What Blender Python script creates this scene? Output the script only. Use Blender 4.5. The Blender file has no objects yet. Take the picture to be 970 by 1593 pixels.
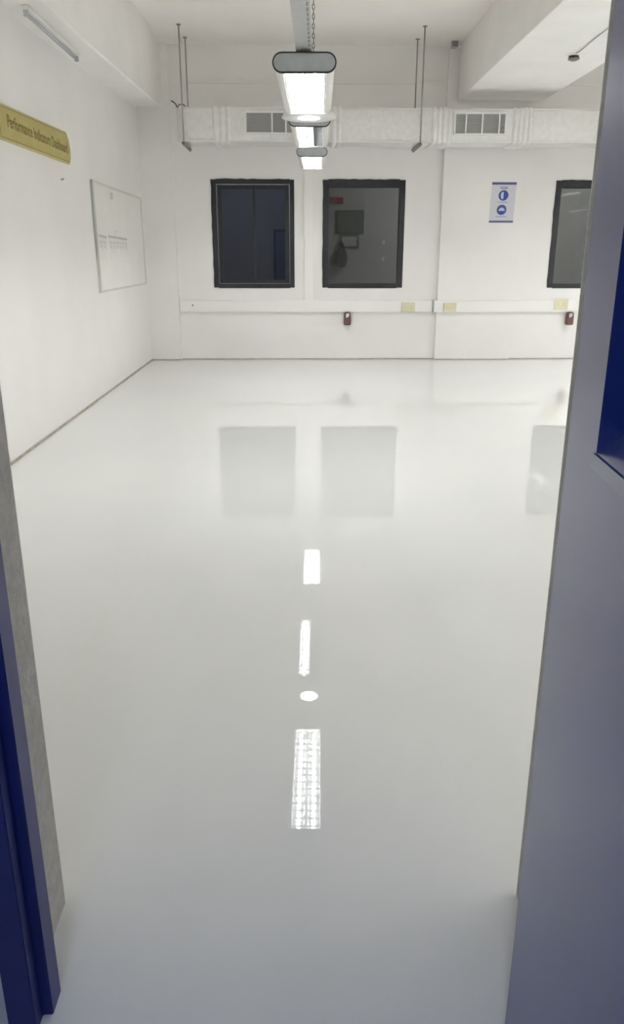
import bpy, bmesh, math, random
from mathutils import Vector, Matrix
random.seed(7)
S = bpy.context.scene
COL = S.collection
PI = math.pi

# ---------------------------------------------------------------- camera
F, PITCH, YAW, ROLL = 1202.19, 0.3211, 0.0219, -0.0013
cam = bpy.data.objects.new('camera', bpy.data.cameras.new('camera'))
COL.objects.link(cam)
cam.data.sensor_fit = 'VERTICAL'; cam.data.sensor_height = 36.0
cam.data.lens = F * 36.0 / 1593.0
cam.data.clip_start = 0.02; cam.data.clip_end = 100
h_ = Vector((math.sin(YAW), math.cos(YAW), 0)); r_ = Vector((math.cos(YAW), -math.sin(YAW), 0)); z_ = Vector((0, 0, 1))
fw = h_ * math.cos(PITCH) - z_ * math.sin(PITCH)
up = h_ * math.sin(PITCH) + z_ * math.cos(PITCH)
rt = r_ * math.cos(ROLL) - up * math.sin(ROLL)
up2 = r_ * math.sin(ROLL) + up * math.cos(ROLL)
cam.matrix_world = Matrix(((rt.x, up2.x, -fw.x, 0), (rt.y, up2.y, -fw.y, 0), (rt.z, up2.z, -fw.z, 1.5), (0, 0, 0, 1)))
S.camera = cam

# ---------------------------------------------------------------- world and exposure
w = bpy.data.worlds.new('world'); S.world = w; w.use_nodes = True
w.node_tree.nodes['Background'].inputs[0].default_value = (0.02, 0.025, 0.04, 1)
w.node_tree.nodes['Background'].inputs[1].default_value = 0.3
S.view_settings.view_transform = 'Standard'; S.view_settings.look = 'None'
S.view_settings.gamma = 1.0; S.view_settings.exposure = 0.0
S.view_settings.use_curve_mapping = False
TUBE = 124.0          # radiance of the fluorescent tubes
S.cycles.max_bounces = 14; S.cycles.diffuse_bounces = 8; S.cycles.glossy_bounces = 6
S.cycles.transparent_max_bounces = 8; S.cycles.sample_clamp_indirect = 20.0
S.cycles.use_denoising = True

# ---------------------------------------------------------------- materials
def mat(name, col, rough=0.6, metal=0.0, spec=0.5, emit=None, strength=0, noise=0, nscale=8, bump=0, bscale=40, coat=0, detail=4):
    m = bpy.data.materials.new(name); m.use_nodes = True
    nt = m.node_tree; b = nt.nodes['Principled BSDF']
    c = (*col, 1)
    b.inputs['Base Color'].default_value = c
    b.inputs['Roughness'].default_value = rough; b.inputs['Metallic'].default_value = metal
    b.inputs['Specular IOR Level'].default_value = spec
    b.inputs['Coat Weight'].default_value = coat; b.inputs['Coat Roughness'].default_value = 0.08
    if emit:
        b.inputs['Emission Color'].default_value = (*emit, 1); b.inputs['Emission Strength'].default_value = strength
    tc = nt.nodes.new('ShaderNodeTexCoord')
    if noise:
        n = nt.nodes.new('ShaderNodeTexNoise'); n.inputs['Scale'].default_value = nscale; n.inputs['Detail'].default_value = detail
        nt.links.new(tc.outputs['Object'], n.inputs['Vector'])
        r = nt.nodes.new('ShaderNodeValToRGB')
        r.color_ramp.elements[0].position = 0.3; r.color_ramp.elements[1].position = 0.7
        r.color_ramp.elements[0].color = (*[v * (1 - noise) for v in col], 1)
        r.color_ramp.elements[1].color = (*[min(1, v * (1 + noise)) for v in col], 1)
        nt.links.new(n.outputs['Fac'], r.inputs['Fac']); nt.links.new(r.outputs['Color'], b.inputs['Base Color'])
    if bump:
        n2 = nt.nodes.new('ShaderNodeTexNoise'); n2.inputs['Scale'].default_value = bscale; n2.inputs['Detail'].default_value = detail
        nt.links.new(tc.outputs['Object'], n2.inputs['Vector'])
        bp = nt.nodes.new('ShaderNodeBump'); bp.inputs['Strength'].default_value = bump; bp.inputs['Distance'].default_value = 0.01
        nt.links.new(n2.outputs['Fac'], bp.inputs['Height']); nt.links.new(bp.outputs['Normal'], b.inputs['Normal'])
    return m

M = {}
M['wall'] = mat('wall_paint', (0.87, 0.855, 0.84), 0.5, noise=0.025, nscale=1.3, bump=0.04, bscale=14)
M['ceil'] = mat('ceiling_paint', (0.93, 0.90, 0.87), 0.7, noise=0.02, nscale=1.5)
M['beam'] = mat('beam_paint', (0.885, 0.87, 0.85), 0.6, noise=0.03, nscale=2.0, bump=0.05, bscale=10)
M['plaster'] = mat('rough_plaster', (0.47, 0.46, 0.43), 0.85, noise=0.11, nscale=40, bump=0.4, bscale=60, detail=8)
M['corr'] = mat('corridor_paint', (0.55, 0.56, 0.58), 0.7, noise=0.05, nscale=3)
M['blue'] = mat('blue_enamel', (0.008, 0.017, 0.15), 0.42, noise=0.12, nscale=5, bump=0.03, bscale=9, coat=0.0)
M['door_blue'] = mat('door_enamel', (0.018, 0.042, 0.24), 0.32, noise=0.10, nscale=3, bump=0.03, bscale=7, coat=0.5)
M['skirt'] = mat('skirting', (0.42, 0.38, 0.33), 0.7, noise=0.2, nscale=9)
M['duct'] = mat('duct_jacket', (0.80, 0.79, 0.785), 0.42, metal=0.2, noise=0.05, nscale=16, bump=0.35, bscale=24)
M['white'] = mat('white_enamel', (0.82, 0.82, 0.79), 0.35)
M['refl'] = mat('lamp_reflector', (0.22, 0.225, 0.235), 0.5, metal=0.0)
M['trunk'] = mat('trunking_plastic', (0.90, 0.885, 0.865), 0.4)
M['rod'] = mat('rod_steel', (0.36, 0.34, 0.31), 0.5, metal=0.3)
M['grey'] = mat('grey_steel', (0.50, 0.53, 0.55), 0.42, metal=0.3, noise=0.08, nscale=14)
M['greyl'] = mat('pale_grey_steel', (0.50, 0.51, 0.51), 0.4, metal=0.2, noise=0.06, nscale=20)
M['dark'] = mat('dark_rubber', (0.035, 0.04, 0.042), 0.6)
M['steel'] = mat('dull_steel', (0.27, 0.255, 0.23), 0.5, metal=0.6, noise=0.3, nscale=60)
M['black'] = mat('black_frame', (0.019, 0.020, 0.025), 0.45, noise=0.2, nscale=20)
M['slat'] = mat('grille_slat', (0.60, 0.60, 0.60), 0.5, metal=0.2)
M['void'] = mat('duct_void', (0.26, 0.26, 0.26), 0.9)
M['cream'] = mat('cream_plastic', (0.70, 0.67, 0.48), 0.4)
M['creamd'] = mat('socket_hole', (0.40, 0.37, 0.25), 0.5)
M['brown'] = mat('reddish_plastic', (0.16, 0.075, 0.07), 0.4, noise=0.2, nscale=30)
M['sign'] = mat('yellow_board', (0.47, 0.40, 0.135), 0.45, noise=0.06, nscale=6)
M['signe'] = mat('yellow_board_edge', (0.55, 0.49, 0.24), 0.5)
M['signt'] = mat('sign_lettering', (0.20, 0.16, 0.045), 0.6)
M['board'] = mat('whiteboard_face', (0.86, 0.845, 0.82), 0.3, noise=0.02, nscale=3)
M['boardf'] = mat('whiteboard_frame', (0.68, 0.665, 0.62), 0.4)
M['ink'] = mat('faded_ink', (0.60, 0.59, 0.575), 0.7)
M['paper'] = mat('poster_paper', (0.66, 0.66, 0.72), 0.45)
M['pblue'] = mat('poster_blue', (0.045, 0.075, 0.33), 0.5)
M['pband'] = mat('poster_band', (0.12, 0.12, 0.28), 0.5)
M['pgrey'] = mat('poster_small_print', (0.38, 0.40, 0.48), 0.5)
M['pwhite'] = mat('poster_symbol', (0.55, 0.60, 0.78), 0.5)
M['tube'] = mat('lit_tube', (0.9, 0.9, 0.9), 0.4, emit=(0.985, 1.0, 0.965), strength=TUBE)
M['deadtube'] = mat('unlit_tube', (0.52, 0.51, 0.56), 0.25)
M['globe'] = mat('lit_globe', (0.9, 0.9, 0.9), 0.4, emit=(0.98, 1.0, 0.96), strength=30)
M['panefill'] = mat('pane_fill_lamp', (0.8, 0.8, 0.8), 0.4, emit=(0.85, 0.9, 1.0), strength=85)
M['panefill2'] = mat('pane_fill_lamp_neutral', (0.8, 0.8, 0.8), 0.4, emit=(0.98, 1.0, 0.98), strength=220)
M['panel'] = mat('corridor_lamp', (0.9, 0.9, 0.9), 0.4, emit=(0.62, 0.74, 1.0), strength=24)
M['led'] = mat('red_display', (0.2, 0.0, 0.02), 0.4, emit=(0.9, 0.03, 0.12), strength=0.12)
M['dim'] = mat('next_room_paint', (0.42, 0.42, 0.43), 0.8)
M['green'] = mat('green_board', (0.12, 0.15, 0.13), 0.7)
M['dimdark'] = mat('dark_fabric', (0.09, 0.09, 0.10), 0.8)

def glass_mat(name, tint):
    m = bpy.data.materials.new(name); m.use_nodes = True; nt = m.node_tree
    for n in list(nt.nodes):
        if n.type == 'BSDF_PRINCIPLED': nt.nodes.remove(n)
    out = [n for n in nt.nodes if n.type == 'OUTPUT_MATERIAL'][0]
    fr = nt.nodes.new('ShaderNodeFresnel'); fr.inputs['IOR'].default_value = 1.5
    tr = nt.nodes.new('ShaderNodeBsdfTransparent'); tr.inputs[0].default_value = (*tint, 1)
    gl = nt.nodes.new('ShaderNodeBsdfGlossy'); gl.inputs['Roughness'].default_value = 0.02
    mx = nt.nodes.new('ShaderNodeMixShader')
    nt.links.new(fr.outputs[0], mx.inputs[0]); nt.links.new(tr.outputs[0], mx.inputs[1]); nt.links.new(gl.outputs[0], mx.inputs[2])
    nt.links.new(mx.outputs[0], out.inputs['Surface'])
    return m
M['glass'] = glass_mat('window_glass', (0.46, 0.465, 0.45))
M['glassb'] = glass_mat('window_glass_bluish', (0.34, 0.36, 0.415))

# poured white epoxy: very glossy, with faint long unevenness and pale clouding
def floor_mat():
    m = mat('white_epoxy', (0.85, 0.85, 0.84), 0.006, spec=0.5)
    nt = m.node_tree; b = nt.nodes['Principled BSDF']; tc = [n for n in nt.nodes if n.type == 'TEX_COORD'][0]
    n = nt.nodes.new('ShaderNodeTexNoise'); n.inputs['Scale'].default_value = 0.5; n.inputs['Detail'].default_value = 3
    nt.links.new(tc.outputs['Object'], n.inputs['Vector'])
    r = nt.nodes.new('ShaderNodeValToRGB')
    r.color_ramp.elements[0].position = 0.3; r.color_ramp.elements[0].color = (0.765, 0.775, 0.775, 1)
    r.color_ramp.elements[1].position = 0.7; r.color_ramp.elements[1].color = (0.80, 0.80, 0.79, 1)
    nt.links.new(n.outputs['Fac'], r.inputs['Fac']); nt.links.new(r.outputs['Color'], b.inputs['Base Color'])
    n2 = nt.nodes.new('ShaderNodeTexNoise'); n2.inputs['Scale'].default_value = 3; n2.inputs['Detail'].default_value = 2
    nt.links.new(tc.outputs['Object'], n2.inputs['Vector'])
    bp = nt.nodes.new('ShaderNodeBump'); bp.inputs['Strength'].default_value = 0.001; bp.inputs['Distance'].default_value = 0.01
    nt.links.new(n2.outputs['Fac'], bp.inputs['Height']); nt.links.new(bp.outputs['Normal'], b.inputs['Normal'])
    return m
M['floor'] = floor_mat()

# ---------------------------------------------------------------- mesh helpers
def bx(bm, x0, x1, y0, y1, z0, z1, bev=0):
    vs = [bm.verts.new((x, y, z)) for x in (x0, x1) for y in (y0, y1) for z in (z0, z1)]
    fs = []
    for f in ((0, 1, 3, 2), (4, 6, 7, 5), (0, 4, 5, 1), (2, 3, 7, 6), (0, 2, 6, 4), (1, 5, 7, 3)):
        fs.append(bm.faces.new([vs[i] for i in f]))
    if bev:
        es = list({e for f in fs for e in f.edges})
        bmesh.ops.bevel(bm, geom=es, offset=bev, segments=2, affect='EDGES', profile=0.7)
def prism(bm, poly, a0, a1, axis='y'):
    """extrude a 2D polygon; axis y: poly is (x, z); axis z: poly is (x, y); axis x: poly is (y, z)"""
    def P(p, a):
        return {'y': (p[0], a, p[1]), 'z': (p[0], p[1], a), 'x': (a, p[0], p[1])}[axis]
    A = [bm.verts.new(P(p, a0)) for p in poly]; B = [bm.verts.new(P(p, a1)) for p in poly]
    n = len(poly)
    bm.faces.new(A); bm.faces.new(B[::-1])
    for i in range(n):
        bm.faces.new((A[i], B[i], B[(i + 1) % n], A[(i + 1) % n]))
def tube(bm, pts, r, seg=10, cap=True):
    rings = []
    pts = [Vector(p) for p in pts]
    for i, p in enumerate(pts):
        d = (pts[min(i + 1, len(pts) - 1)] - pts[max(i - 1, 0)]).normalized()
        a = d.orthogonal().normalized() if i == 0 else (rings[-1][1] - d * rings[-1][1].dot(d)).normalized()
        b = d.cross(a)
        rings.append(([bm.verts.new(p + (a * math.cos(t) + b * math.sin(t)) * r) for t in [2 * PI * k / seg for k in range(seg)]], a))
    for (A, _), (B, _) in zip(rings, rings[1:]):
        for k in range(seg):
            f = bm.faces.new((A[k], A[(k + 1) % seg], B[(k + 1) % seg], B[k])); f.smooth = True
    if cap:
        bm.faces.new(rings[0][0][::-1]); bm.faces.new(rings[-1][0])
def lathe(bm, prof, c=(0, 0, 0), seg=32, axis='z'):
    rings = []
    for r, z in prof:
        ring = []
        for k in range(seg):
            t = 2 * PI * k / seg
            p = (r * math.cos(t), r * math.sin(t), z) if axis == 'z' else (r * math.cos(t), z, r * math.sin(t))
            ring.append(bm.verts.new((p[0] + c[0], p[1] + c[1], p[2] + c[2])))
        rings.append(ring)
    for A, B in zip(rings, rings[1:]):
        for k in range(seg):
            f = bm.faces.new((A[k], A[(k + 1) % seg], B[(k + 1) % seg], B[k])); f.smooth = True
    bm.faces.new(rings[0]); bm.faces.new(rings[-1])
def link(o, parent):
    COL.objects.link(o)
    if parent is not None: o.parent = parent
    return o
def obj(name, bm, m, parent=None, label=None, kind=None):
    bmesh.ops.recalc_face_normals(bm, faces=bm.faces)
    me = bpy.data.meshes.new(name); bm.to_mesh(me); bm.free()
    me.materials.append(M[m] if isinstance(m, str) else m)
    o = bpy.data.objects.new(name, me)
    if label: o['label'] = label
    if kind: o['kind'] = kind
    return link(o, parent)
def box(name, dims, m, parent=None, bev=0, **k):
    bm = bmesh.new(); bx(bm, *dims, bev=bev); return obj(name, bm, m, parent, **k)
def thing(name, label, cat, loc=(0, 0, 0), rz=0, group=None):
    o = bpy.data.objects.new(name, None); COL.objects.link(o)
    o.empty_display_size = 0.1
    o.location = loc; o.rotation_euler = (0, 0, rz); o['label'] = label; o['category'] = cat
    if group: o['group'] = group
    return o
def tag(o, label, cat, group=None):
    o['label'] = label; o['category'] = cat
    if group: o['group'] = group
    return o
def struct_root(name, label=None, loc=(0, 0, 0)):
    o = bpy.data.objects.new(name, None); COL.objects.link(o); o.location = loc; o['kind'] = 'structure'
    if label: o['label'] = label
    return o
def struct(o, label):
    o['kind'] = 'structure'; o['label'] = label; return o
def text_mesh(name, s, size, m, parent, loc, rot, extrude=0.001, sx=1.0, bold=0, fit=0):
    cu = bpy.data.curves.new(name, 'FONT'); cu.body = s; cu.size = size; cu.extrude = extrude; cu.offset = bold
    cu.align_x = 'CENTER'; cu.align_y = 'CENTER'
    t = bpy.data.objects.new(name + '_src', cu); COL.objects.link(t)
    bpy.context.view_layer.update()
    me = bpy.data.meshes.new_from_object(t.evaluated_get(bpy.context.evaluated_depsgraph_get()))
    bpy.data.objects.remove(t); bpy.data.curves.remove(cu)
    me.materials.clear(); me.materials.append(M[m])
    if fit:
        xs_ = [v.co.x for v in me.vertices]; sx = fit / (max(xs_) - min(xs_))
    me.transform(Matrix.Diagonal((sx, 1, 1, 1)))
    o = bpy.data.objects.new(name, me); o.location = loc; o.rotation_euler = rot
    return link(o, parent)

# ---------------------------------------------------------------- dimensions
XL, XR = -2.14, 7.7          # side walls
YB, YF = 11.85, 1.50         # back wall face, front (door) wall face
YC = 11.77                   # face of the piers on the back wall
H = 4.18
YO = 1.20                    # corridor face of the door wall
W = [(-1.168, -0.008), (0.415, 1.574), (3.738, 4.90)]
WZ0, WZ1 = 1.044, 2.509

# ---------------------------------------------------------------- the setting
struct(box('floor', (XL - .2, XR + .2, -3.2, YB + .2, -0.12, 0), 'floor'), 'glossy white poured epoxy floor')
struct(box('ceiling', (XL - .2, XR + .2, YO, YB + .2, H, H + .2), 'ceil'), 'white painted concrete ceiling')
struct(box('wall_left', (XL - .2, XL, YO, YB + .2, 0, H), 'wall'), 'long white painted left wall')
struct(box('wall_right', (XR, XR + .2, YO, YB + .2, 0, H), 'wall'), 'white painted right wall')
bm = bmesh.new()
xs = XL
for a, b in W:
    bx(bm, xs, a, YB, YB + .2, 0, H); bx(bm, a, b, YB, YB + .2, 0, WZ0); bx(bm, a, b, YB, YB + .2, WZ1, H); xs = b
bx(bm, xs, XR, YB, YB + .2, 0, H)
struct(obj('wall_back', bm, 'wall'), 'white back wall with three window openings')
JL, JR = -0.567, 0.538
bm = bmesh.new()
bx(bm, XL, JL, YO, YF, 0, H); bx(bm, JR, XR, YO, YF, 0, H); bx(bm, JL, JR, YO, YF, 2.16, H)
wf = struct(obj('wall_front', bm, 'plaster'), 'thick door wall of rough grey plaster, its edge showing beside the blue frame')
bm = bmesh.new(); bx(bm, XL, JL, YF, YF + .003, 0, H); bx(bm, JR, XR, YF, YF + .003, 0, H); bx(bm, JL, JR, YF, YF + .003, 2.16, H)
obj('painted_face', bm, 'wall', wf, kind='stuff')
# piers on the back wall
struct(box('trim_1', (XL, -1.70, YC, YB, 0, H), 'wall'), 'shallow white pier in the left back corner')
struct(box('trim_2', (2.10, 3.235, YC, YB, 0, H), 'wall', bev=.008), 'shallow white pier carrying the poster')
# beams running towards the back
def beam_l():
    bm = bmesh.new()
    ys = [YF, 4.5, 7.5, 10.5, 11.35, 11.58, 11.70, YC]
    secs = []
    for y in ys:
        xi = -1.79; zb = 3.24 + (min(y, 11.8) - 7.6) * 0.036
        if y < 7.6: zb = 3.24 + (y - 7.6) * 0.01
        if y > 11.5: zb += (y - 11.5) * 0.10
        secs.append([bm.verts.new(p) for p in ((XL, y, zb), (xi - .015, y, zb), (xi, y, zb + .015), (xi, y, H), (XL, y, H))])
    for A, B in zip(secs, secs[1:]):
        for k in range(5): bm.faces.new((A[k], B[k], B[(k + 1) % 5], A[(k + 1) % 5]))
    bm.faces.new(secs[0]); bm.faces.new(secs[-1][::-1])
    return bm
struct(obj('trim_3', beam_l(), 'beam'), 'white concrete beam along the top of the left wall')
struct(box('trim_4', (2.245, 3.416, YF, YC - 0.03, 3.509, H), 'beam', bev=0.008), 'wide white concrete ceiling beam on the right')
struct(box('trim_5', (-1.70, 2.10, YB - .03, YB, 3.715, 3.745), 'wall', bev=0.006), 'thin ledge line high on the back wall')
struct(box('trim_6', (3.235, XR, YB - .03, YB, 3.715, 3.745), 'wall', bev=0.006), 'thin ledge line high on the back wall, right of the beam')
# skirtings
bm = bmesh.new(); bx(bm, XL, XL + .010, YF, YC, 0, 0.018)
struct(obj('baseboard_left', bm, 'skirt'), 'thin dirty brown skirting line along the left wall')
bm = bmesh.new()
for x0, x1, y in ((XL + .012, -1.70, YC), (-1.70, 2.10, YB), (2.10, 3.235, YC), (3.235, XR, YB)):
    bx(bm, x0, x1, y - .008, y, 0, 0.014)
struct(obj('baseboard_back', bm, 'skirt'), 'thin skirting line along the back wall')

# corridor in which the camera stands
struct(box('wall_corridor_left', (-2.3, -2.14, -3.2, YO, 0, 2.8), 'corr'), 'corridor side wall')
struct(box('wall_corridor_right', (2.2, 2.34, -3.2, YO, 0, 2.8), 'corr'), 'corridor side wall')
struct(box('wall_corridor_end', (-2.3, 2.34, -3.34, -3.2, 0, 2.8), 'corr'), 'corridor end wall')
struct(box('ceiling_corridor', (-2.3, 2.34, -3.34, YO, 2.8, 2.9), 'corr'), 'corridor ceiling')
bm = bmesh.new(); bx(bm, -2.14, JL - .012, YO - .012, YO, 0, 2.8); bx(bm, JR + .012, 2.2, YO - .012, YO, 0, 2.8); bx(bm, JL - .012, JR + .012, YO - .012, YO, 2.16, 2.8)
struct(obj('wall_corridor_front', bm, 'corr'), 'pale corridor face of the door wall')
t = thing('corridor_light', 'flat square ceiling lamp in the corridor', 'lamp', (-0.3, -1.2, 2.8))
box('lamp_frame', (-.32, .32, -.32, .32, -.05, 0), 'white', t, bev=.006)
box('diffuser', (-.29, .29, -.29, .29, -.058, -.05), 'panel', t)

# room beyond the windows, lit by added, unseen lamps
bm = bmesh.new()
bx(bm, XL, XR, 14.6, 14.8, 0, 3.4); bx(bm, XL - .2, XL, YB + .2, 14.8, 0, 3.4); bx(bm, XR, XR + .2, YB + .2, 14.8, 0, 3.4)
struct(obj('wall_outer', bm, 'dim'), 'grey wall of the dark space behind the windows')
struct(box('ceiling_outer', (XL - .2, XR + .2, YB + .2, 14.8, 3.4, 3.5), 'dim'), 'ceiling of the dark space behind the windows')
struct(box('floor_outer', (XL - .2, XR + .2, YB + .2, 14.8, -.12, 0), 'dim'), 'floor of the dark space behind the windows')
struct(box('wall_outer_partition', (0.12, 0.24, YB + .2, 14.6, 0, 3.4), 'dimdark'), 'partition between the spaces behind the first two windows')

# ---------------------------------------------------------------- windows
def ragged(bm, x0, x1, z0, z1, y0, y1, amp=0.006, n=14):
    """a frame bar whose painted edge wanders slightly"""
    vert = (z1 - z0) > (x1 - x0)
    L = (z1 - z0) if vert else (x1 - x0)
    A, B = [], []
    for i in range(n + 1):
        t = i / n * L
        j1, j2 = random.uniform(-amp, amp), 0
        if vert: A.append((x0 + (j1 if x0 < x1 else 0), z0 + t)); B.append((x1 + j2, z0 + t))
        else: A.append((x0 + t, z0 + j2)); B.append((x0 + t, z1 + j1))
    prism(bm, A + B[::-1], y0, y1, 'y')
def window(i, x0, x1, sliding):
    r = struct_root('window_%d' % i, ['black framed sliding window with two narrow sashes, left of the conduit',
                    'black framed window with a single grey pane, right of the conduit',
                    'black framed window partly behind the blue door leaf'][i - 1])
    yf, yb = YB - .014, YB + .07
    fl, fr_, ft, fb = (0.075, 0.075, 0.085, 0.06)
    if sliding: fl, fr_, ft, fb = 0.06, 0.055, 0.055, 0.05
    for nm, d in (('frame_left', (x0 - .008, x0 + fl, WZ0, WZ1)), ('frame_right', (x1 - fr_, x1 + .008, WZ0, WZ1))):
        bm = bmesh.new()
        if nm == 'frame_left': ragged(bm, d[0], d[1], d[2], d[3], yf, yb)
        else:
            bx(bm, d[0], d[1], yf, yb, d[2], d[3], bev=.003)
        obj('frame_bar', bm, 'black', r)
    bm = bmesh.new(); ragged(bm, x0 + fl, x1 - fr_, WZ1 - ft, WZ1 + .008, yf, yb, 0.005); obj('frame_bar', bm, 'black', r)
    box('frame_bar', (x0 + fl, x1 - fr_, yf, yb, WZ0 - .008, WZ0 + fb), 'black', r, bev=.003)
    ax0, ax1, az0, az1 = x0 + fl, x1 - fr_, WZ0 + fb, WZ1 - ft
    if sliding:
        mid = x0 + (391.0 - 329) / 127 * (x1 - x0) + .02
        for k, (a, b, y) in enumerate(((ax0 + .01, mid + .025, YB + .045), (mid - .012, ax1 - .01, YB + .02))):
            s = box('sash_stile', (a, a + .065 if k == 0 else a + .04, y, y + .022, az0 + .01, az1 - .01), 'black', r, bev=.003)
            box('sash_stile', (b - .035 if k == 0 else b - .06, b, y, y + .022, az0 + .01, az1 - .01), 'black', r, bev=.003)
            box('sash_rail', (a + .02, b - .02, y + .001, y + .021, az1 - .07, az1 - .011), 'black', r, bev=.003)
            box('sash_rail', (a + .02, b - .02, y + .001, y + .021, az0 + .011, az0 + .055), 'black', r, bev=.003)
            box('pane', (a + .03, b - .03, y + .009, y + .013, az0 + .04, az1 - .05), 'glassb', r)
        box('handle', (mid - .006, mid + .006, YB + .005, YB + .02, 1.62, 1.74), 'black', r, bev=.002)
    else:
        box('glazing_bead', (ax0, ax1, YB + .02, YB + .036, az1 - .018, az1), 'black', r)
        box('pane', (ax0, ax1, YB + .03, YB + .034, az0, az1 - .018), 'glass', r)
    return r
window(1, *W[0], True); window(2, *W[1], False); window(3, *W[2], False)

for x, st, lab in ((-0.6, 'panefill', 'added, unseen lamp brightening the space behind the first window'), (2.6, 'panefill2', 'added, unseen lamp brightening the space behind the second window'), (5.2, 'panefill2', 'added, unseen lamp brightening the space behind the third window')):  # lamps added out of view to brighten the window panes
    t = thing('added_fill_lamp', lab, 'lamp', (x, 13.2, 3.4)); box('lamp_body', (-.32, .32, -.08, .08, -.05, 0), 'white', t); box('diffuser', (-.30, .30, -.07, .07, -.058, -.05), st, t)
# things in the dark space seen through the second window
t = thing('notice_board', 'dim green notice board on the wall behind the second window', 'board', (0.98, 14.6, 2.05))
box('board_face', (-.22, .22, -.03, 0, -.17, .17), 'green', t); box('board_frame', (-.25, .25, -.02, 0, -.20, .20), 'dimdark', t)
t = thing('wall_sign', 'small red lit sign seen through the second window', 'sign', (0.76, 14.6, 2.41))
box('sign_case', (-.10, .10, -.05, 0, -.05, .05), 'dimdark', t); box('display', (-.09, .09, -.054, -.05, -.032, .032), 'led', t)
t = thing('wall_notice', 'smaller dim framed notice below the green notice board', 'notice', (0.98, 14.6, 1.73))
box('frame', (-.17, .17, -.02, 0, -.12, .12), 'green', t); box('print', (-.13, .13, -.023, -.02, -.08, .08), 'dim', t)
t = thing('hanging_bag', 'dark bag hanging on the wall behind the second window', 'bag', (0.84, 14.6, 1.28))
bm = bmesh.new(); prism(bm, [(-.07, 0), (.06, .01), (.11, .10), (.10, .24), (.05, .34), (-.06, .33), (-.10, .20), (-.10, .06)], -.12, -.005, 'y')
bmesh.ops.bevel(bm, geom=bm.edges[:], offset=.02, segments=2, affect='EDGES'); obj('bag_body', bm, 'dimdark', t)
bm = bmesh.new(); tube(bm, [(-.06, -.05, .30), (-.05, -.04, .40), (-.01, -.03, .46), (.03, -.04, .40), (.04, -.05, .31)], .012, 8); obj('strap', bm, 'dimdark', t)
for z, lab in ((1.716, 'upper'), (1.432, 'lower')):
    t = thing('wall_switch', '%s of two tiny white switches seen through the second window' % lab, 'switch', (1.593, 14.6, z))
    box('switch_plate', (-.022, .022, -.012, 0, -.035, .035), 'white', t, bev=.003); box('rocker', (-.010, .010, -.018, -.012, -.018, .018), 'white', t, bev=.002)

# ---------------------------------------------------------------- air duct under the beam
DY0, DY1, DZ0, DZ1 = 10.95, 11.45, 2.885, 3.272
def dx(u): return (u - 285.0) * (1.602 + 1.47) / (648 - 283.0) - 1.455   # along the duct
t = thing('air_duct', 'long insulated silver-white air duct crossing below the beam', 'duct', (0, DY0, DZ0))
def duct_body():
    bm = bmesh.new()
    n = 60; x0, x1 = -1.49, XR - .05
    secs = []
    hh = DZ1 - DZ0; dd = DY1 - DY0
    for i in range(n + 1):
        x = x0 + (x1 - x0) * i / n
        q = lambda s=.005: random.uniform(-s, s)
        secs.append([bm.verts.new(p) for p in ((x, 0 + q(), .02 + q(.003)), (x, .012, 0 + q(.004)), (x, dd, 0 + q(.004)), (x, dd, hh), (x, .012, hh + q(.004)), (x, q(), hh - .02 + q(.003)), (x, q(.006), hh * .5))])
    for A, B in zip(secs, secs[1:]):
        for k in range(7): bm.faces.new((A[k], B[k], B[(k + 1) % 7], A[(k + 1) % 7])).smooth = (k in (0, 5, 6))
    bm.faces.new(secs[0]); bm.faces.new(secs[-1][::-1])
    return bm
obj('duct_body', duct_body(), 'duct', t)
for u0, u1, k in ((335, 364, 3), (515, 531, 2), (668, 700, 4), (792, 823, 4)):
    # padded joint wraps: a few soft ribs round the duct
    bm = bmesh.new(); a, b = dx(u0), dx(u1); n = k * 8; secs = []
    hh, dd = DZ1 - DZ0, DY1 - DY0
    for i in range(n + 1):
        x = a + (b - a) * i / n; r = .012 + .016 * abs(math.sin(PI * k * i / n)) if 0 < i < n else -.004
        secs.append([bm.verts.new(p) for p in ((x, -r, .015), (x, .01, -r), (x, dd - .01, -r), (x, dd + r, .015), (x, dd + r, hh - .015), (x, dd - .01, hh + r), (x, .01, hh + r), (x, -r, hh - .015))])
    for A, B in zip(secs, secs[1:]):
        for q in range(8): bm.faces.new((A[q], B[q], B[(q + 1) % 8], A[(q + 1) % 8])).smooth = True
    bm.faces.new(secs[0]); bm.faces.new(secs[-1][::-1])
    obj('joint_wrap', bm, 'duct', t)
bm = bmesh.new(); bx(bm, -1.485, XR - .06, -.012, .004, -.006, .012, bev=.002); bx(bm, -1.485, XR - .06, .0, .02, DZ1 - DZ0 - .006, DZ1 - DZ0 + .006)
obj('edge_strip', bm, 'white', t)
for u0, u1, divs in ((384, 462, (425, 446)), (702, 782, (720, 745, 771))):
    a, b = dx(u0), dx(u1); z0, z1 = .085, .345
    g = bmesh.new()
    for d in ((a, b, z0, z0 + .018), (a, b, z1 - .018, z1), (a, a + .02, z0 + .018, z1 - .018), (b - .02, b, z0 + .018, z1 - .018)):
        bx(g, d[0], d[1], -.028, 0.0, d[2], d[3], bev=.002)
    gr = obj('grille', g, 'white', t)
    box('grille_back', (a + .015, b - .015, -.012, -.004, z0 + .015, z1 - .015), 'void', gr)
    sl = bmesh.new(); n = 15
    for i in range(n):
        zc = z0 + .026 + (z1 - z0 - .052) * i / (n - 1)
        prism(sl, [(-.024, zc - .006), (-.021, zc - .0075), (-.012, zc + .003), (-.015, zc + .0045)], a + .02, b - .02, 'x')
    obj('slats', sl, 'slat', gr, kind='stuff')
    for u in divs:
        box('mullion', (dx(u) - .01, dx(u) + .01, -.03, -.024, z0 + .015, z1 - .015), 'white', gr, bev=.001)

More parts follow.
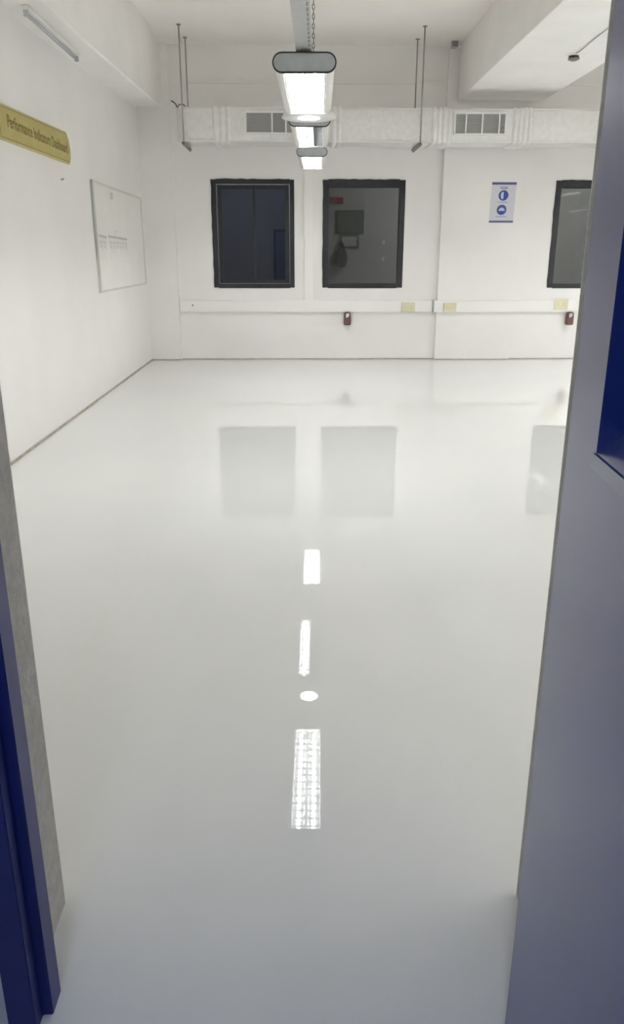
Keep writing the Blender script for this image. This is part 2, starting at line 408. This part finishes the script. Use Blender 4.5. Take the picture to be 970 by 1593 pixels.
for side, xr, lab in (('l', -1.405, 'left pair of thin steel hanger rods carrying the duct end'), ('r', 1.625, 'right pair of thin steel hanger rods carrying the duct')):
    t = thing('duct_hanger', lab, 'hanger', (xr, DY0, DZ0), 0, 'duct hangers')
    for yy in (-.05, DY1 - DY0 + .05):
        bm = bmesh.new(); tube(bm, [(0, yy, -.06), (0, yy, H - DZ0)], .009, 8); obj('rod', bm, 'rod', t)
        bm = bmesh.new(); lathe(bm, [(.022, -.03), (.022, -.018)], (0, yy, 0), 6); obj('nut', bm, 'steel', t)
        box('ceiling_plate', (-.025, .025, yy - .025, yy + .025, H - DZ0 - .006, H - DZ0), 'steel', t)
    bm = bmesh.new(); prism(bm, [(-.02, -.045), (.02, -.045), (.02, -.04), (-.015, -.04), (-.015, -.012), (-.02, -.012)], -.09, DY1 - DY0 + .09, 'y')
    obj('support_angle', bm, 'steel', t)
t = thing('wire_clip', 'small curved black clip on top of the duct at its left end', 'clip', (-1.49, DY0, DZ1))
bm = bmesh.new(); tube(bm, [(-.06, 0, .075), (-.03, 0, .065), (0, 0, .035), (.015, 0, .0)], .008, 6); obj('clip_arm', bm, 'dark', t)
bm = bmesh.new(); tube(bm, [(.015, 0, .0), (.045, 0, .035), (.09, 0, .035), (.12, 0, .015)], .007, 6); obj('clip_hook', bm, 'dark', t)

# ---------------------------------------------------------------- row of hanging lights
def row_x(y): return 0.056 + 0.030 * (y - 4.5)
ROW = math.atan(-0.030)
def pill(w, h, n=8, inset=0):
    r = h / 2 - inset; c = w / 2 - h / 2; P = []
    for k in range(n + 1):
        a = -PI / 2 + PI * k / n; P.append((c + r * math.cos(a), -h / 2 + r * math.sin(a)))
    for k in range(n + 1):
        a = PI / 2 + PI * k / n; P.append((-c + r * math.cos(a), -h / 2 + r * math.sin(a)))
    return P
FW, FH, FL = 0.327, 0.092, 1.25
def make_fixture(loc, label, lit=(True, True)):
    t = thing('hanging_light', label, 'light', loc, ROW, 'suspended twin-tube lights')
    P = pill(FW, FH, 8, .004)
    # C-shaped aluminium housing, open below
    top = [p for p in P if not (abs(p[0]) < .118 and p[1] < -FH + .01)]
    P2 = pill(FW - .01, FH - .006, 8)
    P2 = [(x, z - .003) for x, z in P2]
    right = P2[:9]; left = P2[9:]
    prof = [(.112, -FH + .004)] + right + left + [(-.112, -FH + .004), (-.098, -.022), (.098, -.022)]
    bm = bmesh.new(); prism(bm, prof, .010, FL - .010); obj('housing', bm, 'white', t)
    # reflector lining the cavity with a raised spine between the tubes
    bm = bmesh.new(); prism(bm, [(-.097, -.024), (-.108, -FH + .008), (-.1055, -FH + .008), (-.094, -.028), (-.03, -.028), (-.004, -.062), (.004, -.062), (.03, -.028), (.094, -.028), (.1055, -FH + .008), (.108, -FH + .008), (.097, -.024)], .014, FL - .014)
    obj('reflector', bm, 'refl', t)
    for s, on in ((-1, lit[0]), (1, lit[1])):
        bm = bmesh.new(); tube(bm, [(s * .055, .03, -.052), (s * .055, FL - .03, -.052)], .013, 12)
        obj('tube', bm, 'tube' if on else 'deadtube', t, label=None if on else 'grey tube that is not lit')
    bm = bmesh.new()
    n = 15
    for i in range(n):
        y = .05 + (FL - .10) * i / (n - 1)
        bx(bm, -.104, .104, y - .003, y + .003, -FH + .004, -FH + .014)
    for x in (-.03, .03):
        bx(bm, x - .001, x + .001, .03, FL - .03, -FH + .004, -FH + .018)
    obj('louvre', bm, 'refl', t, kind='stuff')
    for y0, y1 in ((0, .012), (FL - .012, FL)):
        bm = bmesh.new(); prism(bm, pill(FW, FH, 10), y0 + .001, y1 - .001)
        c = obj('end_cap', bm, 'grey' if y0 == 0 else 'white', t, label='grey rounded end cap' if y0 == 0 else None)
        bm = bmesh.new()
        A = pill(FW + .006, FH + .006, 10); B = pill(FW - .008, FH - .008, 10)
        A = [(x, z + .003) for x, z in A]; B = [(x, z - .004) for x, z in B]
        VA = [[bm.verts.new((x, yy, z)) for x, z in A] for yy in (y0 - .002, y1 + .002)]
        VB = [[bm.verts.new((x, yy, z)) for x, z in B] for yy in (y0 - .002, y1 + .002)]
        n2 = len(A)
        for k in range(n2):
            j = (k + 1) % n2
            bm.faces.new((VA[0][k], VA[1][k], VA[1][j], VA[0][j])); bm.faces.new((VB[0][k], VB[0][j], VB[1][j], VB[1][k]))
            bm.faces.new((VA[0][k], VA[0][j], VB[0][j], VB[0][k])); bm.faces.new((VA[1][k], VB[1][k], VB[1][j], VA[1][j]))
        if y0 == 0: obj('cap_rim', bm, 'dark', c)
        else: bm.free()
    for yy in (.18, FL - .18):
        box('mounting_bracket', (-.045, .045, yy - .02, yy + .02, 0, .012), 'greyl', t)
    return t
def chain(x, y, z0, z1, label):
    bm = bmesh.new(); p = .022; n = int((z1 - z0) / p)
    for i in range(n + 1):
        zc = z0 + (i + .5) * p; R = []
        for k in range(8):
            a = 2 * PI * k / 8
            u, v = .0065 * math.cos(a), .0135 * math.sin(a)
            R.append((x + (u if i % 2 else 0), y + (0 if i % 2 else u), min(zc + v, H)))
        R.append(R[0])
        tube(bm, R, .0022, 4, cap=False)
    return tag(obj('chain', bm, 'steel'), label, 'chain', 'chains holding the hanging lights')
SPOT = [(4.52, 2.490), (6.76, 2.556), (9.08, 2.595)]      # front end, top of the housing
make_fixture((row_x(4.52), 4.52, SPOT[0][1]), 'nearest and largest of the lights hung in a row over the room')
make_fixture((row_x(6.76), 6.76, SPOT[1][1]), 'middle hanging light with only its left tube lit', (True, False))
make_fixture((row_x(9.08), 9.08, SPOT[2][1]), 'farthest and smallest hanging light of the row, in front of the conduit')
for xr, rn in ((4.6, 'second'), (6.5, 'third')):  # rows added out of view to carry light on the right side
    for y, lab in ((2.0, 'nearest'), (4.4, 'second'), (6.8, 'third'), (9.1, 'farthest')):
        make_fixture((xr, y, 2.56), '%s light of the added, unseen %s row of hanging lights, beyond the wide beam' % (lab, rn))
        chain(xr, y + .6, 2.575, H, 'chain of the %s light in the added, unseen %s row beyond the wide beam' % (lab, rn))

# trunking that runs above the row
t = thing('lighting_trunking', 'grey steel trunking running above the row of hanging lights', 'trunking', (0, 0, 0))
bm = bmesh.new()
pts = [(YF, 2.45), (4.5, 2.502), (5.77, 2.502), (6.76, 2.568), (8.01, 2.568), (9.08, 2.607), (10.4, 2.607)]
secs = []
for y, z in pts:
    xc = row_x(y) - .003
    secs.append([bm.verts.new(p) for p in ((xc - .041, y, z), (xc + .041, y, z), (xc + .041, y, z + .045), (xc - .041, y, z + .045))])
for A, B in zip(secs, secs[1:]):
    for k in range(4): bm.faces.new((A[k], B[k], B[(k + 1) % 4], A[(k + 1) % 4]))
bm.faces.new(secs[0]); bm.faces.new(secs[-1][::-1])
obj('channel', bm, 'greyl', t)
bm = bmesh.new()
for i in range(36):                                             # punched slots along the right flange
    y = 1.6 + i * .08; z = 2.45 + (y - YF) * .01733; xc = row_x(y)
    bx(bm, xc + .022, xc + .031, y, y + .045, z - .0012, z + .001)
obj('punched_slots', bm, 'steel', t, kind='stuff')

chain(row_x(4.6) + .046, 4.60, 2.505, H, 'dark link chain dropping from the ceiling to the nearest hanging light')
chain(row_x(7.3) - .02, 7.30, 2.616, H, 'chain dropping to the middle hanging light')
chain(row_x(9.5) - .03, 9.50, 2.655, H, 'chain dropping to the farthest hanging light')

# round pendant between the first two lights
t = thing('pendant_lamp', 'round white shaded lamp glowing between the first two hanging lights', 'lamp', (row_x(6.4), 6.40, 2.468))
bm = bmesh.new(); lathe(bm, [(.06, .066), (.15, .060), (.185, .035), (.203, .006), (.200, .0), (.12, .0)], seg=40)
obj('shade', bm, 'white', t)
bm = bmesh.new(); lathe(bm, [(.080, .0), (.079, -.003), (.055, -.006), (.02, -.008)], seg=28); obj('globe', bm, 'globe', t)
bm = bmesh.new(); tube(bm, [(0, 0, .06), (0, 0, .074)], .018, 10); obj('stem', bm, 'greyl', t)

# ---------------------------------------------------------------- dead batten on the left beam
t = thing('batten_light', 'unlit grey tube fitting fixed below the left beam', 'light', (-1.955, 6.55, 3.226))
bm = bmesh.new(); bx(bm, -.022, .022, 0, 1.42, -.03, 0, bev=.004); obj('batten', bm, 'white', t)
bm = bmesh.new(); tube(bm, [(0, .03, -.052), (0, 1.39, -.052)], .014, 10); obj('tube', bm, 'deadtube', t)
for y in (.0, 1.39): box('lamp_holder', (-.016, .016, y, y + .03, -.07, -.028), 'grey', t, bev=.003)

# ---------------------------------------------------------------- yellow sign on the left wall
t = thing('yellow_sign', 'long yellow lettered board high on the left wall', 'sign', (XL, 6.2, 2.28), 0)
Y1 = 1.90
def sign_poly(g):
    P = [(g, .015 + g), (Y1 - .06 - g, .030 + g), (Y1 - .015 - g, .09), (Y1 - g, .16), (Y1 - .035 - g, .245), (Y1 - .10 - g, .305 - g), (g, .262 - g)]
    return P
bm = bmesh.new(); prism(bm, sign_poly(0), 0, .018, 'x'); obj('board', bm, 'signe', t)
bm = bmesh.new(); prism(bm, sign_poly(.018), .018, .021, 'x'); o = obj('panel', bm, 'sign', t)
bm = bmesh.new()
A, B = sign_poly(.016), sign_poly(.021)
VA = [bm.verts.new((.0222, *p)) for p in A]; VB = [bm.verts.new((.0222, *p)) for p in B]
for k in range(len(A)):
    j = (k + 1) % len(A); bm.faces.new((VA[k], VA[j], VB[j], VB[k]))
obj('border_line', bm, 'signt', t)
# reads left to right for someone facing the left wall: along -Y is right... text runs towards the back wall in the photo
text_mesh('lettering', 'Performance Indicators Dashboard', .122, 'signt', t, (.0215, .99, .158), (PI / 2, 0.0, PI / 2), .0008, 0.93, .0018, fit=1.60)

# nail
t = thing('wall_nail', 'small nail in the left wall below the yellow sign', 'nail', (XL, 7.75, 2.156))
bm = bmesh.new(); tube(bm, [(0, 0, 0), (.02, 0, 0), (.028, 0, .01)], .006, 6); obj('hook', bm, 'grey', t)

# ---------------------------------------------------------------- whiteboard
t = thing('whiteboard', 'white board with faded handwriting on the left wall near the back corner', 'board', (XL, 8.84, 1.10))
BW, BH = 2.75, 1.15
box('face', (0, .012, .02, BW - .02, .02, BH - .02), 'board', t)
box('frame_strip', (0, .030, 0, .03, 0, BH), 'boardf', t, bev=.002); box('frame_strip', (0, .020, BW - .03, BW, 0, BH), 'boardf', t, bev=.002)
box('frame_strip', (0, .020, .03, BW - .03, BH - .022, BH), 'boardf', t, bev=.002); box('frame_strip', (0, .014, .03, BW - .03, 0, .018), 'boardf', t, bev=.002)
bm = bmesh.new(); bx(bm, .012, .02, -.014, -.002, .36, BH - .01); obj('edge_line', bm, 'grey', t)  # grey line beside the upper part of the board's left edge
box('hook', (.012, .035, .86, .90, BH - .14, BH - .07), 'boardf', t, bev=.004)
bm = bmesh.new()
rr = random.Random(3)
def stroke(pts, r=.006):
    for (a, b), (c, d) in zip(pts, pts[1:]):
        L = math.hypot(c - a, d - b) or 1e-6; nx, nz = -(d - b) / L * r, (c - a) / L * r
        vs = [bm.verts.new((.0128, *p)) for p in ((a + nx, b + nz), (c + nx, d + nz), (c - nx, d - nz), (a - nx, b - nz))]
        bm.faces.new(vs)
for y0, n in ((.16, 2), (.62, 6)):
    stroke([(y0 - .03, .60), (y0 + n * .17, .585)], .012)
    for k in range(n):
        y = y0 + k * .17
        stroke([(y + .02, .60), (y + .02, .50), (y + .07, .47), (y + .10, .53), (y + .03, .54)], .007)
        stroke([(y + .125, .60), (y + .125, .42 + rr.random() * .05)], .008)
        if rr.random() < .5: stroke([(y + .02, .61), (y + .05, .67), (y + .11, .66)], .006)
        stroke([(y + .05, .43), (y + .055, .33 + rr.random() * .05)], .004)
obj('handwriting', bm, 'ink', t)

# ---------------------------------------------------------------- poster on the pier
t = thing('safety_poster', 'white safety poster with two round blue symbols on the pier', 'poster', (2.785, YC, 1.94))
PW, PH = .348, .542
sh = lambda x, z: x + (z / PH) * .012
def flat(name, poly, y, m):
    bm = bmesh.new(); prism(bm, [(sh(x, z), z) for x, z in poly], -y, -y + .0015 if y > .002 else 0, 'y'); return obj(name, bm, m, t)
rect = lambda x0, x1, z0, z1: [(x0, z0), (x1, z0), (x1, z1), (x0, z1)]
flat('sheet', rect(0, PW, 0, PH), .0018, 'paper')
flat('top_band', rect(.0, PW, PH - .036, PH - .004), .0035, 'pband')
flat('bottom_band', rect(.0, PW, .004, .030), .0035, 'pband')
def disc(cx, cz, r, n=28): return [(cx + r * math.cos(2 * PI * k / n), cz + r * math.sin(2 * PI * k / n)) for k in range(n)]
flat('symbol_disc', disc(.176, .365, .070), .0035, 'pblue')
flat('symbol_disc', disc(.168, .175, .068), .0035, 'pblue')
flat('face_symbol', [(.150, .320), (.176, .318), (.176, .408), (.158, .412), (.142, .396), (.136, .372), (.142, .340)], .0052, 'pwhite')
flat('helmet_symbol', [(.120, .160), (.216, .160), (.208, .178), (.196, .196), (.168, .206), (.142, .196), (.128, .178)], .0052, 'pwhite')
for z, a, b in ((.275, .10, .25), (.083, .09, .25)): flat('small_print', rect(a, b, z - .006, z + .006), .0035, 'pgrey')
text_mesh('heading', 'PLEASE', .045, 'pband', t, (.185, -.004, .463), (PI / 2, 0, 0), .0004, 0.75, .001)

# ---------------------------------------------------------------- wall trunking, conduit, sockets
for x0, x1, y, lab in ((-1.69, 2.045, YB, 'long white plastic cable trunking low on the back wall under the first two windows'), (2.055, 3.245, YC, 'white plastic cable trunking across the pier below the poster'), (3.25, XR, YB, 'white plastic cable trunking below the third window')):
    t = thing('cable_trunking', lab, 'trunking', (x0, y - .001, .70))
    box('channel', (0, x1 - x0, -.055, 0, 0, .165), 'trunk', t, bev=.003)
    box('cover_lip', (.002, x1 - x0 - .002, -.059, -.055, .018, .147), 'trunk', t, bev=.0015)
    if x0 < 0:
        box('joint_cover', (x1 - x0 - .012, x1 - x0 + .003, -.064, -.001, -.003, .168), 'grey', t)
        bm = bmesh.new(); lathe(bm, [(.012, 0), (.012, .006)], (.19, -.065, .095), 10, 'y'); obj('screw', bm, 'steel', t)
t = thing('wall_conduit', 'white vertical cable conduit on the back wall between the two windows', 'conduit', (.205, YB, .866))
box('channel', (-.066, .066, -.032, 0, 0, 2.84), 'trunk', t, bev=.003); box('channel_lid', (-.056, .056, -.037, -.032, .004, 2.836), 'trunk', t, bev=.001)
for x0, x1, z0, z1, y, lab in ((1.58, 1.775, .705, .835, YB, 'cream double socket on the trunking right of the second window'),
                               (2.19, 2.375, .715, .832, YC, 'cream double socket on the trunking at the pier'),
                               (3.85, 4.055, .735, .885, YB, 'cream double socket on the trunking below the third window')):
    xc = (x0 + x1) / 2; zc = (z0 + z1) / 2; hw = (x1 - x0) / 2; hz = (z1 - z0) / 2
    t = thing('power_socket', lab, 'socket', (xc, y - .0605, zc), 0, 'cream sockets on the trunking')
    box('plate', (-hw, hw, -.014, 0, -hz, hz), 'cream', t, bev=.003)
    for k in (-1, 1):
        f = box('socket_face', (k * hw * .48 - .032, k * hw * .48 + .032, -.018, -.014, -hz * .6, hz * .6), 'cream', t, bev=.001)
        bm = bmesh.new()
        for a, b in ((0, .018), (-.014, -.012), (.014, -.012)): lathe(bm, [(.005, -.0185), (.005, -.017)], (k * hw * .48 + a, 0, b), 8, 'y')
        obj('pin_holes', bm, 'creamd', f, kind='stuff')
for xc, z1, y, lab in ((.777, .700, YB, 'reddish brown plug connector hanging below the trunking under the second window'),
                       (4.098, .700, YB, 'reddish brown plug connector hanging below the trunking under the third window')):
    t = thing('plug_connector', lab, 'connector', (xc, y - .06, z1 - .004), 0, 'brown plug connectors')
    bm = bmesh.new(); prism(bm, [(-.040, 0), (.040, 0), (.050, -.045), (.052, -.165), (.040, -.185), (-.044, -.185), (-.052, -.165), (-.050, -.045)], -.05, .03, 'y')
    bmesh.ops.bevel(bm, geom=bm.edges[:], offset=.006, segments=2, affect='EDGES'); obj('body', bm, 'brown', t)
    box('flap', (-.032, .032, -.064, -.048, -.165, -.075), 'brown', t, bev=.006)
    bm = bmesh.new(); prism(bm, [(-.024, -.02), (.02, -.012), (.028, -.055), (.006, -.062), (-.004, -.10), (-.018, -.095)], -.056, -.049, 'y'); obj('white_label', bm, 'paper', t, label='white label')
    bm = bmesh.new(); lathe(bm, [(.024, -.010), (.024, .003)], (0, -.01, 0), 14); obj('gland', bm, 'dark', t)

# ---------------------------------------------------------------- detector and its wire on the wide beam
t = thing('smoke_detector', 'small grey ceiling detector on the underside of the wide beam', 'detector', (2.956, 9.19, 3.509))
bm = bmesh.new(); lathe(bm, [(.068, 0), (.068, -.012), (.060, -.016)], seg=24); obj('base', bm, 'white', t)
bm = bmesh.new(); lathe(bm, [(.052, -.016), (.052, -.034), (.040, -.036)], seg=24); obj('sensor_grille', bm, 'dark', t)
bm = bmesh.new(); lathe(bm, [(.060, -.036), (.060, -.048), (.030, -.060)], seg=24); obj('dome', bm, 'steel', t)
bm = bmesh.new(); pts = []
for i in range(16):
    k = i / 15; pts.append((2.956 - .085 * k + .004 * math.sin(k * 20), 9.13 - 2.2 * k, 3.503 - .006 * abs(math.sin(k * 9))))
tube(bm, pts, .006, 6); tag(obj('wire', bm, 'grey'), 'thin grey wire running from the detector along the beam', 'wire')
t = thing('junction_box', 'tiny dark box at the ceiling beside the wide beam', 'box', (2.13, 11.62, H))
box('box_body', (-.045, .045, -.05, .05, -.075, 0), 'grey', t, bev=.005); box('lid', (-.04, .04, -.056, -.05, -.07, -.006), 'steel', t)

# ---------------------------------------------------------------- blue door frame (door_1) and leaf
r = struct_root('door_1', 'blue painted steel door frame with its rebate')
def jamb(sgn, xw):
    # plan profile (x, y): far stop face, rebate step, front face
    P = [(.057, 1.263), (.057, 1.207), (.036, 1.207), (.036, 1.168), (-.020, 1.168), (-.020, 1.186), (.0, 1.186), (.0, 1.263)]
    bm = bmesh.new(); prism(bm, [(xw + sgn * a, b) for a, b in P], 0, 2.13, 'z')
    bmesh.ops.bevel(bm, geom=[e for e in bm.edges if abs(e.verts[0].co.z - e.verts[1].co.z) > 1], offset=.0018, segments=2, affect='EDGES')
    return obj('jamb', bm, 'blue', r)
jamb(1, JL); jamb(-1, JR)
bm = bmesh.new(); prism(bm, [(1.263, 2.10), (1.207, 2.10), (1.207, 2.125), (1.168, 2.125), (1.168, 2.18), (1.186, 2.18), (1.186, 2.16), (1.263, 2.16)], JL, JR, 'x')
obj('head', bm, 'blue', r)

TH = 0.0845; ang = math.atan(TH)
# leaf: local +x runs from the hinge edge towards the camera, local +y is the thickness (away from the opening)
leaf = thing('door_leaf', 'open blue metal door leaf with a vision opening at the right edge', 'door', (0.4225, 1.1640, 0.004))
leaf.rotation_euler = (0, 0, -PI / 2 - ang)
LW, LH, LT = 1.00, 2.07, .045
ox0, ox1, oz0, oz1 = .147, .430, 1.240, 1.86
bm = bmesh.new()
# local y: with this rotation local +y maps to world +x
bx(bm, 0, ox0, 0, LT, 0, LH); bx(bm, ox1, LW, 0, LT, 0, LH)
bx(bm, ox0, ox1, 0, LT, oz1, LH)
prism(bm, [(0, 0), (LT, 0), (LT, oz0 + .026), (.036, oz0 + .026), (0, oz0)], ox0, ox1, 'x')
obj('leaf_panel', bm, 'door_blue', leaf)
# mitred bead round the opening, on the room-facing side
bw = .025
def bead(poly):
    bm = bmesh.new(); A = [bm.verts.new((x, 0.001, z)) for x, z in poly]
    inner = [i for i in range(4) if i in (2, 3)]
    B = [bm.verts.new((x, -.0005 if i < 2 else -.0045, z)) for i, (x, z) in enumerate(poly)]
    bm.faces.new(A); bm.faces.new(B[::-1])
    for k in range(4): bm.faces.new((A[k], B[k], B[(k + 1) % 4], A[(k + 1) % 4]))
    return obj('glazing_bead', bm, 'door_blue', leaf)
bead([(ox0 - bw, oz0 - bw), (ox1 + bw, oz0 - bw), (ox1, oz0), (ox0, oz0)])
bead([(ox1 + bw, oz1 + bw), (ox0 - bw, oz1 + bw), (ox0, oz1), (ox1, oz1)])
bead([(ox1 + bw, oz0 - bw), (ox1 + bw, oz1 + bw), (ox1, oz1), (ox1, oz0)])
box('vision_glass', (ox0 + .001, ox1 - .001, .038, .042, oz0 + .024, oz1 + .002), 'glassb', leaf)
for z in (.25, 1.05, 1.82):
    bm = bmesh.new(); tube(bm, [(-.006, LT + .004, z - .05), (-.006, LT + .004, z + .05)], .008, 10); obj('hinge', bm, 'steel', leaf)
